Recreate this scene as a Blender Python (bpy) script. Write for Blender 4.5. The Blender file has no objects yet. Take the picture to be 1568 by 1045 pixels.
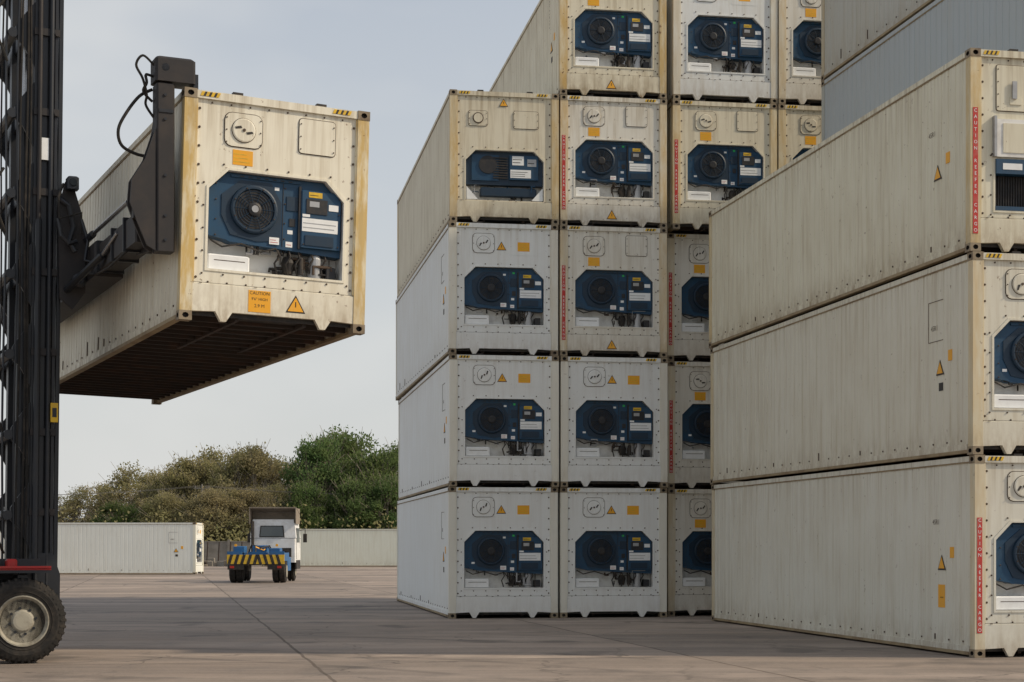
import bpy, math, random
from mathutils import Vector, Matrix
R = math.radians
random.seed(7)
sc = bpy.context.scene

# ------------------------------------------------------------------ mesh builder
class MB:
    def __init__(s): s.v=[]; s.f=[]; s.m=[]
    def add(s, vs, fs, mat):
        o=len(s.v); s.v+= [tuple(p) for p in vs]
        for f in fs: s.f.append([o+i for i in f]); s.m.append(mat)
    def box(s, x0,x1,y0,y1,z0,z1, mat):
        vs=[(x0,y0,z0),(x1,y0,z0),(x1,y1,z0),(x0,y1,z0),(x0,y0,z1),(x1,y0,z1),(x1,y1,z1),(x0,y1,z1)]
        s.add(vs,[(0,3,2,1),(4,5,6,7),(0,1,5,4),(1,2,6,5),(2,3,7,6),(3,0,4,7)],mat)
    def bbox(s, x0,x1,y0,y1,z0,z1, mat, b=0.02):
        pts=[(x0+b,y0),(x1-b,y0),(x1,y0+b),(x1,y1-b),(x1-b,y1),(x0+b,y1),(x0,y1-b),(x0,y0+b)]
        cx=(x0+x1)/2; cy=(y0+y1)/2
        def ins(p): return (p[0]+(b if p[0]<cx else -b), p[1]+(b if p[1]<cy else -b))
        lo=[(p[0],p[1],z0) for p in pts]; hi=[(p[0],p[1],z1-b) for p in pts]; tp=[ins(p)+(z1,) for p in pts]
        fs=[tuple(range(7,-1,-1))]
        for k in (0,8):
            for i in range(8):
                j=(i+1)%8; fs.append((k+i,k+j,k+8+j,k+8+i))
        fs.append(tuple(range(16,24)))
        s.add(lo+hi+tp,fs,mat)
    def prism(s, poly, a0, a1, mat, plane='xz'):
        def mp(p,a):
            if plane=='xz': return (p[0],a,p[1])
            if plane=='yz': return (a,p[0],p[1])
            return (p[0],p[1],a)
        n=len(poly)
        vs=[mp(p,a0) for p in poly]+[mp(p,a1) for p in poly]
        fs=[tuple(range(n)),tuple(range(2*n-1,n-1,-1))]
        for i in range(n):
            j=(i+1)%n; fs.append((i,i+n,j+n,j))
        s.add(vs,fs,mat)
    def tube(s, pts, r, mat, n=8, cap=True):
        pts=[Vector(p) for p in pts]
        rs = r if isinstance(r,(list,tuple)) else [r]*len(pts)
        vs=[]; up=None
        for i,p in enumerate(pts):
            t=(pts[min(i+1,len(pts)-1)]-pts[max(i-1,0)])
            if t.length<1e-6: t=Vector((0,0,1))
            t.normalize()
            a = Vector((0,0,1)) if abs(t.z)<0.9 else Vector((1,0,0))
            if up is not None: a = up
            u=(a-t*a.dot(t))
            if u.length<1e-4: u=t.orthogonal()
            u.normalize(); w=t.cross(u); up=u
            for k in range(n):
                an=2*math.pi*k/n
                vs.append(p+(u*math.cos(an)+w*math.sin(an))*rs[i])
        fs=[]
        for i in range(len(pts)-1):
            for k in range(n):
                j=(k+1)%n; fs.append((i*n+k,i*n+j,(i+1)*n+j,(i+1)*n+k))
        if cap:
            fs.append(tuple(range(n-1,-1,-1))); o=(len(pts)-1)*n; fs.append(tuple(range(o,o+n)))
        s.add(vs,fs,mat)
    def lathe(s, c, axis, prof, mat, n=24):
        ax=Vector(axis).normalized(); u=ax.orthogonal().normalized(); w=ax.cross(u); c=Vector(c)
        vs=[]
        for d,r in prof:
            for k in range(n):
                an=2*math.pi*k/n; vs.append(c+ax*d+(u*math.cos(an)+w*math.sin(an))*r)
        fs=[]
        for i in range(len(prof)-1):
            for k in range(n):
                j=(k+1)%n; fs.append((i*n+k,i*n+j,(i+1)*n+j,(i+1)*n+k))
        fs.append(tuple(range(n))); o=(len(prof)-1)*n; fs.append(tuple(range(o+n-1,o-1,-1)))
        s.add(vs,fs,mat)
    def holeface(s,O,U,V,w,h,hc,ru,rv,D,mat,matd):
        O=Vector(O);U=Vector(U);V=Vector(V);D=Vector(D)
        outer=[(w,h/2),(w,h),(w/2,h),(0,h),(0,h/2),(0,0),(w/2,0),(w,0)]
        inner=[]
        for k in range(8):
            a=k*math.pi/4
            inner.append((hc[0]+ru*math.cos(a),hc[1]+rv*math.sin(a)))
        P=lambda q:O+U*q[0]+V*q[1]
        vs=[P(q) for q in outer]+[P(q) for q in inner]+[P(q)+D for q in inner]
        s.add(vs,[(k,(k+1)%8,8+(k+1)%8,8+k) for k in range(8)],mat)
        s.add(vs,[(8+k,8+(k+1)%8,16+(k+1)%8,16+k) for k in range(8)]+[tuple(range(16,24))],matd)  # hole walls and back coloured dark, standing in for shade inside
    def obj(s,name,mats,loc=(0,0,0),rot=(0,0,0),parent=None,smooth=False,color=None):
        me=s.mesh(name,mats,smooth)
        return mkobj(name,me,loc,rot,parent,color)
    def mesh(s,name,mats,smooth=False,recalc=True):
        me=bpy.data.meshes.new(name)
        me.from_pydata(s.v,[],s.f)
        for m in mats: me.materials.append(m)
        me.polygons.foreach_set('material_index',s.m)
        if smooth: me.polygons.foreach_set('use_smooth',[True]*len(s.f))
        if recalc:
            import bmesh
            bm=bmesh.new(); bm.from_mesh(me); bmesh.ops.recalc_face_normals(bm,faces=bm.faces); bm.to_mesh(me); bm.free()
        me.update()
        return me
def mkobj(name,me,loc=(0,0,0),rot=(0,0,0),parent=None,color=None):
    ob=bpy.data.objects.new(name,me); sc.collection.objects.link(ob)
    ob.location=loc; ob.rotation_euler=rot
    if parent: ob.parent=parent
    if color: ob.color=color
    return ob
def empty(name,loc=(0,0,0),rot=(0,0,0)):
    e=bpy.data.objects.new(name,None); sc.collection.objects.link(e); e.location=loc; e.rotation_euler=rot
    e.empty_display_size=0.3
    return e

_tc={}
def text_geo(body,size):
    k=(body,size)
    if k in _tc: return _tc[k]
    cu=bpy.data.curves.new('t','FONT'); cu.body=body; cu.size=size; cu.align_x='CENTER'; cu.align_y='CENTER'; cu.resolution_u=2
    ob=bpy.data.objects.new('t',cu); sc.collection.objects.link(ob)
    dg=bpy.context.evaluated_depsgraph_get(); me=ob.evaluated_get(dg).to_mesh()
    vs=[(v.co.x,v.co.y) for v in me.vertices]; fs=[tuple(p.vertices) for p in me.polygons]
    ob.evaluated_get(dg).to_mesh_clear()
    bpy.data.objects.remove(ob); bpy.data.curves.remove(cu)
    _tc[k]=(vs,fs); return _tc[k]
def text(mb,body,size,O,U,V,mat):
    vs,fs=text_geo(body,size); O=Vector(O);U=Vector(U);V=Vector(V)
    mb.add([O+U*x+V*y for x,y in vs],fs,mat)

# ------------------------------------------------------------------ materials
def newmat(name):
    m=bpy.data.materials.new(name); m.use_nodes=True
    nt=m.node_tree; b=nt.nodes['Principled BSDF']
    return m,nt,b
def N(nt,t,**k):
    n=nt.nodes.new(t)
    for a,v in k.items(): setattr(n,a,v)
    return n
def ramp(nt,src,p0,p1,c0=(0,0,0,1),c1=(1,1,1,1)):
    r=N(nt,'ShaderNodeValToRGB'); r.color_ramp.elements[0].position=p0; r.color_ramp.elements[1].position=p1
    r.color_ramp.elements[0].color=c0; r.color_ramp.elements[1].color=c1
    nt.links.new(src,r.inputs[0]); return r.outputs[0]
def mix(nt,fac,a,b,mode='MIX'):
    n=N(nt,'ShaderNodeMixRGB',blend_type=mode)
    for i,x in ((0,fac),(1,a),(2,b)):
        if hasattr(x,'is_linked') or hasattr(x,'links'): nt.links.new(x,n.inputs[i])
        else: n.inputs[i].default_value = x if i==0 else (x if len(x)==4 else tuple(x)+(1,))
    return n.outputs[0]
def mth(nt,op,a,b=None):
    n=N(nt,'ShaderNodeMath',operation=op)
    for i,x in ((0,a),(1,b)):
        if x is None: continue
        if hasattr(x,'links'): nt.links.new(x,n.inputs[i])
        else: n.inputs[i].default_value=x
    return n.outputs[0]
def noise(nt,vec,scale,detail=4,rough=.6):
    n=N(nt,'ShaderNodeTexNoise'); n.inputs['Scale'].default_value=scale; n.inputs['Detail'].default_value=detail; n.inputs['Roughness'].default_value=rough
    nt.links.new(vec,n.inputs['Vector']); return n.outputs[0]
def mapping(nt,vec,scale=(1,1,1),rot=(0,0,0),loc=(0,0,0)):
    n=N(nt,'ShaderNodeMapping'); n.inputs['Scale'].default_value=scale; n.inputs['Rotation'].default_value=rot; n.inputs['Location'].default_value=loc
    nt.links.new(vec,n.inputs['Vector']); return n.outputs[0]
def simple(name,col,rough=.6,var=.25,scale=6,metal=0,dirt=(.12,.09,.06),spec=.4):
    m,nt,b=newmat(name)
    tc=N(nt,'ShaderNodeTexCoord'); oi=N(nt,'ShaderNodeObjectInfo')
    add=N(nt,'ShaderNodeVectorMath',operation='ADD'); nt.links.new(tc.outputs['Object'],add.inputs[0]); 
    sc_=N(nt,'ShaderNodeVectorMath',operation='SCALE'); sc_.inputs[0].default_value=(17,31,9); nt.links.new(oi.outputs['Random'],sc_.inputs['Scale']); nt.links.new(sc_.outputs[0],add.inputs[1])
    n=noise(nt,add.outputs[0],scale,3,.65)
    f=mth(nt,'MULTIPLY',ramp(nt,n,.45,.75),var)
    c=mix(nt,f,tuple(col),tuple(dirt))
    nt.links.new(c,b.inputs['Base Color']); b.inputs['Roughness'].default_value=rough; b.inputs['Metallic'].default_value=metal
    b.inputs['Specular IOR Level'].default_value=spec
    return m
def paint(name,tint=(1,1,1),stain=0.0,stain_col=(.56,.34,.07),lo_=.30,hi_=.62):
    m,nt,b=newmat(name); L=nt.links.new
    tc=N(nt,'ShaderNodeTexCoord'); oi=N(nt,'ShaderNodeObjectInfo')
    sv=N(nt,'ShaderNodeVectorMath',operation='SCALE'); sv.inputs[0].default_value=(17,31,9); L(oi.outputs['Random'],sv.inputs['Scale'])
    ad=N(nt,'ShaderNodeVectorMath',operation='ADD'); L(tc.outputs['Object'],ad.inputs[0]); L(sv.outputs[0],ad.inputs[1]); P=ad.outputs[0]
    sep=N(nt,'ShaderNodeSeparateXYZ'); L(tc.outputs['Object'],sep.inputs[0]); z=sep.outputs[2]
    base=mix(nt,1.0,oi.outputs['Color'],tint,'MULTIPLY')
    A=oi.outputs['Alpha']
    if stain>0:
        s2=noise(nt,mapping(nt,P,(4,4,.8)),2.0,4,.65)
        base=mix(nt,mth(nt,'MINIMUM',mth(nt,'MULTIPLY',mth(nt,'MULTIPLY',ramp(nt,s2,lo_,hi_),mth(nt,'POWER',A,1.5)),stain),.85),base,tuple(stain_col)+(1,))
    big=noise(nt,P,0.9,3,.6); base=mix(nt,mth(nt,'MULTIPLY',ramp(nt,big,.35,.75),mth(nt,'ADD',mth(nt,'MULTIPLY',A,.34),.05)),base,(.50,.44,.31,1))
    st=noise(nt,mapping(nt,P,(5,5,.30)),1.7,4,.68); sf=ramp(nt,st,.48,.76)
    base=mix(nt,mth(nt,'MULTIPLY',sf,mth(nt,'ADD',mth(nt,'MULTIPLY',A,.62),.06)),base,(.36,.28,.165,1))
    up=N(nt,'ShaderNodeMapRange'); up.inputs[1].default_value=2.1; up.inputs[2].default_value=2.85; L(z,up.inputs[0])
    st2=noise(nt,mapping(nt,P,(9,9,.25)),1.3,3,.6)
    base=mix(nt,mth(nt,'MULTIPLY',mth(nt,'MULTIPLY',up.outputs[0],ramp(nt,st2,.48,.70)),mth(nt,'ADD',mth(nt,'MULTIPLY',A,.65),.10)),base,(.30,.23,.14,1))
    lo=N(nt,'ShaderNodeMapRange'); lo.inputs[1].default_value=.65; lo.inputs[2].default_value=.0; L(z,lo.inputs[0])
    g=noise(nt,mapping(nt,P,(3,3,1.2)),2.2,4,.7)
    gm=mth(nt,'MULTIPLY',mth(nt,'MULTIPLY',mth(nt,'POWER',lo.outputs[0],1.6),ramp(nt,g,.36,.66)),mth(nt,'ADD',mth(nt,'MULTIPLY',A,.95),.15))
    base=mix(nt,gm,base,(.25,.175,.095,1))
    rs=noise(nt,P,9,4,.7); rf=mth(nt,'MULTIPLY',ramp(nt,rs,.66,.71),mth(nt,'ADD',mth(nt,'MULTIPLY',A,.85),.12))
    base=mix(nt,rf,base,(.16,.08,.04,1))
    L(base,b.inputs['Base Color'])
    b.inputs['Roughness'].default_value=.6; b.inputs['Specular IOR Level'].default_value=.25
    bp=N(nt,'ShaderNodeBump'); bp.inputs['Strength'].default_value=.22; bp.inputs['Distance'].default_value=.03
    L(big,bp.inputs['Height']); L(bp.outputs[0],b.inputs['Normal'])
    return m
M_paint=paint('container_paint')
M_post=paint('container_post_paint',(.98,.95,.87),.95)
M_post2=paint('container_post_stained',(.96,.92,.82),1.75,(.56,.37,.09),.34,.60)
M_steel=simple('dark_steel',(.022,.020,.019),.6,.5,8)
M_blue=simple('unit_blue_paint',(.010,.055,.118),.5,.5,5,dirt=(.03,.05,.065))
M_navy=simple('unit_navy_paint',(.008,.028,.056),.5,.4,5,dirt=(.02,.03,.04))
M_grille=simple('fan_grille',(.018,.02,.024),.55,.3)
M_orange=simple('orange_label',(.80,.38,.02),.55,.25,9,dirt=(.62,.42,.15))
M_white=simple('white_label',(.80,.82,.82),.55,.2,8,dirt=(.45,.43,.38))
M_red=simple('red_label',(.50,.035,.03),.55,.35,9,dirt=(.42,.27,.22))
M_recess=simple('recess_grey',(.76,.76,.73),.5,.5,4,dirt=(.28,.25,.2))
M_bolt=simple('bolt_rusty',(.07,.045,.03),.7,.5)
M_yellow=simple('hazard_yellow',(.72,.46,.03),.6,.45,10,dirt=(.2,.15,.08))
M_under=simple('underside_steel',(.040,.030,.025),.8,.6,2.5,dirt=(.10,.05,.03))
M_green=simple('green_led',(.02,.5,.10),.4,.1)
M_cast=simple('casting_steel',(.27,.22,.15),.7,.7,7,dirt=(.09,.05,.03))
M_alu=simple('bare_aluminium',(.38,.39,.40),.4,.4,4,metal=.3)
M_rail=simple('lower_rail_rusted',(.32,.25,.15),.75,.85,2.2,dirt=(.13,.075,.04))
CM=[M_paint,M_post,M_steel,M_blue,M_grille,M_orange,M_white,M_red,M_recess,M_bolt,M_yellow,M_under,M_green,M_cast,M_alu,M_navy,M_rail]
CM_A=list(CM); CM_A[1]=M_post2
PA,PO,ST,BL,GR,OR,WH,RE,RC,BO,YE,UN,GN,CA,AL,NV,RL=range(17)

# ------------------------------------------------------------------ refrigerated container
W,L_,H=2.438,12.192,2.896
def rrect(x0,x1,z0,z1,r,n=3):
    pts=[]
    for cx,cz,a0 in ((x1-r,z1-r,0),(x0+r,z1-r,90),(x0+r,z0+r,180),(x1-r,z0+r,270)):
        for k in range(n+1):
            a=R(a0+90*k/n); pts.append((cx+r*math.cos(a),cz+r*math.sin(a)))
    return pts
def bolt(mb,x,z,y,r=.011):
    mb.lathe((x,y,z),(0,-1,0),[(0,r),(.010,r),(.014,r*.6)],BO,6)
def triangle_sign(mb,x,z,y,s):
    h=s*.87
    mb.prism([(x-s/2,z-h/2),(x+s/2,z-h/2),(x,z+h/2)],y-.003,y,ST)
    k=.80; zz=z-h*.025
    mb.prism([(x-s/2*k,zz-h/2*k),(x+s/2*k,zz-h/2*k),(x,zz+h/2*k)],y-.006,y-.0031,OR)
    mb.box(x-.006,x+.006,y-.008,y-.0062,z-h*.18,z+h*.12,ST)
def label(mb,x0,x1,z0,z1,y,mat,lines=4,tm=ST):
    mb.box(x0,x1,y-.004,y,z0,z1,mat)
    h=(z1-z0)/(lines+1)
    for i in range(lines):
        zz=z0+h*(i+.75); e=random.uniform(.0,.3)*(x1-x0)
        mb.box(x0+.012,x1-.012-e,y-.0055,y-.0041,zz,zz+h*.22,tm)
def make_container(variant,seed=0,strip=False):
    random.seed(seed); mb=MB()
    for ix,x0 in enumerate((0,W-.162)):
        for iy,y0 in enumerate((0,L_-.178)):
            for iz,z0 in enumerate((0,H-.118)):
                x1=x0+.162; y1=y0+.178; z1=z0+.118
                fy=y0 if iy==0 else y1; fx=x0 if ix==0 else x1
                mb.holeface((x0,fy,z0),(1,0,0),(0,0,1),.162,.118,(.081,.059),.042,.035,(0,.06 if iy==0 else -.06,0),CA,ST)
                mb.holeface((fx,y0,z0),(0,1,0),(0,0,1),.178,.118,(.089,.059),.05,.033,(.06 if ix==0 else -.06,0,0),CA,ST)
                oy=y1 if iy==0 else y0; ox=x1 if ix==0 else x0
                mb.add([(x0,oy,z0),(x1,oy,z0),(x1,oy,z1),(x0,oy,z1)],[(0,1,2,3)],CA)
                mb.add([(ox,y0,z0),(ox,y1,z0),(ox,y1,z1),(ox,y0,z1)],[(0,1,2,3)],CA)
                mb.add([(x0,y0,z0),(x1,y0,z0),(x1,y1,z0),(x0,y1,z0)],[(0,1,2,3)],CA)
                mb.add([(x0,y0,z1),(x1,y0,z1),(x1,y1,z1),(x0,y1,z1)],[(0,1,2,3)],CA)
            xa=.006 if ix==0 else W-.16; xb=.16 if ix==0 else W-.006
            ya=.006 if iy==0 else L_-.16; yb=.16 if iy==0 else L_-.006
            mb.box(xa,xb,ya,yb,.118,H-.118,PO)
    for side in (0,1):
        def X(d): return d if side==0 else W-d
        y0=.161; y1=L_-.161; z0=.16; z1=H-.11
        pts=[(y0,.022)]; pitch=.2325; n=int((y1-y0)/pitch); pitch=(y1-y0)/n
        for i in range(n):
            c=y0+pitch*(i+.5)
            pts+=[(c-.026,.022),(c-.018,.030),(c+.018,.030),(c+.026,.022)]
        pts.append((y1,.022))
        vs=[(X(d),y,z0) for y,d in pts]+[(X(d),y,z1) for y,d in pts]; m=len(pts)
        mb.add(vs,[(i,i+1,m+i+1,m+i) for i in range(m-1)],PA)
        xa,xb=sorted((X(.004),X(.08)))
        mb.box(xa,xb,.179,L_-.179,H-.088,H-.012,PA)
        mb.box(xa,xb,.179,L_-.179,.075,.16,PA)
        xa,xb=sorted((X(.012),X(.08)))
        mb.box(xa,xb,.179,L_-.179,H-.1095,H-.0885,RL)
        xa,xb=sorted((X(-.004),X(.1)))
        mb.box(xa,xb,.179,L_-.179,.028,.0745,RL)
        xa,xb=sorted((X(.010),X(.0215)))
        for i in range(n//2):
            yy=y0+pitch*(2*i+1.02)
            mb.box(xa,xb,yy-.012,yy+.012,.20,.225,BO)
            if random.random()<.12: mb.box(xa,xb,yy-.012,yy+.012,.22,.22+random.uniform(.05,.2),BO)
        if side==0:
            f=lambda y,z,mat,wy,wz:mb.box(.016,.0215,y,y+wy,z,z+wz,mat)
            if variant!='D':
                def tri(yc,zc,s):
                    h=s*.87
                    mb.prism([(yc-s/2,zc-h/2),(yc+s/2,zc-h/2),(yc,zc+h/2)],.014,.0215,ST,'yz')
                    k=.75
                    mb.prism([(yc-s/2*k,zc-h/2*k-.005),(yc+s/2*k,zc-h/2*k-.005),(yc,zc+h/2*k-.005)],.010,.0138,OR,'yz')
                tri(1.10,1.35,.26)
                f(.70,1.42,OR,.13,.16)
                if variant in 'BC' and strip: f(1.0,.68,OR,.22,.34) ; f(1.05,.82,ST,.1,.02)
                if not strip or variant=='A': f(1.0,1.0,ST,.14,.12)
                text(mb,'R E F U  6 1 8 2 0 4',.10,(.0195,1.35,2.25),(0,0,-1),(0,-1,0),BO) if variant=='C' else text(mb,'45R1',.11,(.0195,1.3,1.95),(0,-1,0),(0,0,1),BO)
                if variant=='B' and not strip:
                    for zz in (1.75,2.35): f(1.0,zz,BO,.5,.008)
                    f(1.492,1.759,BO,.008,.590)
    mb.box(.08,W-.08,.12,L_-.12,H-.05,H-.03,PA)
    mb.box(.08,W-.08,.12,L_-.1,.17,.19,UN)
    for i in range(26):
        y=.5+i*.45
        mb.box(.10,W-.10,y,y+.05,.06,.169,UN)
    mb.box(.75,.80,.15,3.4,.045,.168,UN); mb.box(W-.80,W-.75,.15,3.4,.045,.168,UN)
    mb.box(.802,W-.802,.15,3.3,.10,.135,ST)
    mb.box(.162,W-.162,L_-.05,L_-.02,.12,H-.1,PA)
    for x in (.45,.85,W-.85,W-.45): mb.tube([(x,L_-.0,.1),(x,L_-.0,H-.1)],.02,AL,8)
    mb.box(W/2-.01,W/2+.01,L_-.0199,L_-.01,.14,H-.12,ST)
    # ---------- front
    mb.prism([(.163,.12),(.46,.135),(.53,.012),(.60,.012),(.68,.135),(1.76,.135),(1.83,.012),(1.90,.012),(1.98,.135),(2.275,.12),(2.275,.47),(.163,.47)],.014,.09,PA)
    mb.box(.10,W-.10,.10,.14,.08,.165,ST)  # dark bar behind the cutouts, stands in for the shaded gap between tiers
    mb.box(.163,W-.163,.010,.12,H-.108,H-.012,PA)
    for xs in (.20,1.93):
        for i in range(4):
            x=xs+i*.066
            mb.prism([(x,H-.080),(x+.036,H-.080),(x+.060,H-.025),(x+.024,H-.025)],.004,.0095,YE)
            if i<3:
                mb.prism([(x+.037,H-.080),(x+.065,H-.080),(x+.089,H-.025),(x+.061,H-.025)],.004,.0095,ST)
    for x in (.62,1.72): mb.box(x,x+.13,.02,.10,H-.0115,H+.022,ST)
    for x in (.24,.95,1.45,2.1): mb.box(x,x+.04,.006,.0095,.475,.485,BO)
    yp=.045
    PX0,PX1,PZ0,PZ1=.161,W-.161,.471,H-.109
    if variant=='D': ox0,ox1,oz0,oz1,c=.36,2.10,.40+.10,1.60,.22
    elif variant=='E': ox0,ox1,oz0,oz1,c=.40,2.04,.60,1.34,.02
    else: ox0,ox1,oz0,oz1,c=.345,2.12,.67,1.93,.25
    YB=.34
    hole=[(ox0,oz0),(ox1,oz0),(ox1,oz1-c),(ox1-c,oz1),(ox0+c,oz1),(ox0,oz1-c)]
    outer=[(PX0,PZ0),(PX1,PZ0),(PX1,oz1-c),(PX1,PZ1),(PX0,PZ1),(PX0,oz1-c)]
    vs=[(p[0],yp,p[1]) for p in hole]+[(p[0],yp,p[1]) for p in outer]+[(p[0],YB,p[1]) for p in hole]
    mb.add(vs,[(k,(k+1)%6,6+(k+1)%6,6+k) for k in range(6)],PA)
    mb.add(vs,[(k,(k+1)%6,12+(k+1)%6,12+k) for k in range(6)],RC)
    mb.add([vs[12+k] for k in range(6)],[tuple(range(6))],RC)
    lip=.03
    def off(p,d):
        cx=(ox0+ox1)/2; cz=(oz0+oz1)/2
        return (p[0]+(d if p[0]>cx else -d),p[1]+(d if p[1]>cz else -d))
    hl=[off(p,lip) for p in hole]
    vs2=[(p[0],yp-.012,p[1]) for p in hole]+[(p[0],yp-.012,p[1]) for p in hl]+[(p[0],yp-.0005,p[1]) for p in hole]+[(p[0],yp-.0005,p[1]) for p in hl]
    mb.add(vs2,[(k,(k+1)%6,6+(k+1)%6,6+k) for k in range(6)]+[(k,(k+1)%6,12+(k+1)%6,12+k) for k in range(6)]+[(6+k,6+(k+1)%6,18+(k+1)%6,18+k) for k in range(6)],PA)
    hb=[off(p,.065) for p in hole]
    for k in range(6):
        a=hb[k]; b_=hb[(k+1)%6]; d=math.hypot(b_[0]-a[0],b_[1]-a[1]); n=max(1,int(d/.27))
        for i in range(n): bolt(mb,a[0]+(b_[0]-a[0])*i/n,a[1]+(b_[1]-a[1])*i/n,yp,.013)
    for z in [PZ0+.08+i*.235 for i in range(10)]:
        bolt(mb,PX0+.045,z,yp,.017); bolt(mb,PX1-.045,z,yp,.017)
    for x in [PX0+.2+i*.245 for i in range(8)]:
        bolt(mb,x,PZ1-.035,yp,.012); bolt(mb,x,PZ0+.03,yp,.013)
    for xa in (PX0+.0,PX1-.016): mb.box(xa,xa+.016,yp-.03,yp-.0006,PZ0+.02,PZ1-.01,PO)
    mb.box(PX0+.02,PX1-.02,yp-.016,yp-.0006,PZ0,PZ0+.012,PA)
    mb.box(PX0+.02,PX1-.02,yp-.010,yp-.0007,PZ0+.0125,PZ0+.018,BO)
    def plate(x0,x1,z0,z1,r=.04,nb=3):
        mb.prism(rrect(x0-.011,x1+.011,z0-.011,z1+.011,r+.01),yp-.004,yp-.0005,BO)
        mb.prism(rrect(x0,x1,z0,z1,r),yp-.016,yp-.0045,PA)
        for i in range(nb):
            t=(i+.3)/nb*1.1
            for x,z in ((x0+.02,z0+(z1-z0)*t),(x1-.02,z0+(z1-z0)*t)): bolt(mb,x,min(z,z1-.02),yp-.016,.009)
    def vent(x,z,r=.15):
        plate(x-.24,x+.24,z-.21,z+.21,.09)
        mb.lathe((x,yp-.016,z),(0,-1,0),[(0,r+.008),(.004,r+.008)],BO,28)
        mb.lathe((x,yp-.0203,z),(0,-1,0),[(0,r),(.012,r),(.018,r*.9)],PA,28)
        a0=random.uniform(0,3)
        for k in range(2):
            a=a0+k*math.pi; cx=x+math.cos(a)*r*.5; cz=z+math.sin(a)*r*.5
            ux,uz=math.cos(a+.6),math.sin(a+.6)
            mb.prism([(cx+ux*.04-uz*.014,cz+uz*.04+ux*.014),(cx-ux*.04-uz*.014,cz-uz*.04+ux*.014),(cx-ux*.03+uz*.016,cz-uz*.03-ux*.016),(cx+ux*.05+uz*.010,cz+uz*.05-ux*.010)],yp-.044,yp-.0385,ST)
        mb.lathe((x,yp-.038,z),(0,-1,0),[(0,.02),(.012,.02)],BO,8)
    def tubes(x0,x1,z0,z1,n,mat_list):
        for i in range(n):
            x=random.uniform(x0,x1); y=random.uniform(.13,.30); p=[(x,y,random.uniform(z0,z1))]
            for j in range(4):
                q=list(p[-1]); a=random.choice((0,2,2)); q[a]+=random.uniform(-.16,.16)
                q[0]=min(max(q[0],x0),x1); q[2]=min(max(q[2],z0),z1); p.append(tuple(q))
            mb.tube(p,random.choice((.010,.014,.02)),random.choice(mat_list),6)
    if variant in 'ABC':
        zb=1.05; yb=.13
        mb.prism([(ox0+.008,zb+.06),(ox0+.25,zb+.02),(ox0+.30,zb),(ox1-.008,zb-.08),(ox1-.008,oz1-c-.005),(ox1-c-.005,oz1-.008),(ox0+c+.005,oz1-.008),(ox0+.008,oz1-c-.005)],yb,YB-.01,BL)
        mb.box(ox0+.3,ox1-.56,yb-.02,yb-.0005,oz1-.06,oz1-.03,BL)
        for i in range(7): mb.box(ox0+.42+i*.105,ox0+.47+i*.105,yb-.024,yb-.0205,oz1-.052,oz1-.038,GR)
        fx,fz=.95,1.48
        mb.prism([(fx-.42,fz-.10),(fx-.30,fz-.34),(fx+.05,fz-.40),(fx+.36,fz-.36),(fx+.36,fz+.12),(fx+.22,fz+.36),(fx-.18,fz+.36),(fx-.42,fz+.16)],yb-.012,yb-.0005,NV)
        mb.lathe((fx,yb-.0125,fz),(0,-1,0),[(0,.315),(.035,.305),(.045,.285),(.045,.262),(.02,.25)],NV,32)
        mb.lathe((fx,yb-.034,fz),(0,-1,0),[(0,.248),(.001,.248)],GR,32)
        for rr in (.12,.155,.19,.225):
            pts=[(fx+rr*math.cos(2*math.pi*k/24),yb-.054,fz+rr*math.sin(2*math.pi*k/24)) for k in range(25)]
            mb.tube(pts,.0045,NV,4,False)
        for k in range(10):
            a=2*math.pi*k/10; mb.tube([(fx+.06*math.cos(a),yb-.055,fz+.06*math.sin(a)),(fx+.26*math.cos(a),yb-.060,fz+.26*math.sin(a))],.005,NV,4)
        mb.lathe((fx,yb-.045,fz),(0,-1,0),[(0,.085),(.022,.085),(.03,.06)],GR,20)
        if variant=='A': mb.lathe((fx,yb-.076,fz),(0,-1,0),[(0,.045),(.006,.045)],AL,16)
        for k in range(8):
            a=2*math.pi*(k+.5)/8; bolt(mb,fx+.275*math.cos(a),fz+.275*math.sin(a),yb-.057,.009)
        mb.box(1.33,1.338,yb-.006,yb-.0005,zb+.0,oz1-.07,GR)
        for z in (1.15,1.35,1.6,1.8): bolt(mb,1.36,z,yb,.010); bolt(mb,.46,z-.03,yb,.010)
        mb.box(1.42,1.50,yb-.010,yb-.0005,1.32,1.42,GR); mb.box(1.38,1.53,yb-.012,yb-.0005,1.52,1.70,NV)
        # small stickers
        for (sx,sz,sw,sh,sm_) in ((1.22,1.76,.06,.04,WH),(1.40,1.22,.07,.05,WH),(1.24,1.24,.05,.05,YE),(.52,1.20,.07,.04,WH)):
            if random.random()<.8: mb.box(sx,sx+sw,yb-.003,yb-.0005,sz,sz+sh,sm_)
        cb=.075
        mb.bbox(1.565,2.10,cb,yb-.001,1.06,1.80,BL,.012)
        mb.box(1.535,1.564,.09,yb-.001,1.04,1.84,GR)
        mb.box(1.63,1.91,cb-.010,cb-.0005,1.50,1.69,GR)
        mb.box(1.67,1.80,cb-.013,cb-.0105,1.59,1.66,AL)
        label(mb,1.66,1.84,1.71,1.78,cb,YE,1)
        lx=random.uniform(-.01,.01)
        label(mb,1.585+lx,2.065+lx,1.27,1.44,cb,WH,2,AL)
        label(mb,1.58,1.68,1.455,1.49,cb,WH,0,RE)
        mb.box(1.93,2.06,cb-.006,cb-.0005,1.56,1.64,WH)
        for z in (1.52,1.72): bolt(mb,2.07,z,cb,.009)
        for x in (1.60,2.06): bolt(mb,x,1.10,cb,.009)
        mb.box(1.62,2.0,cb-.012,cb-.0005,1.09,1.22,NV)
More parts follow.
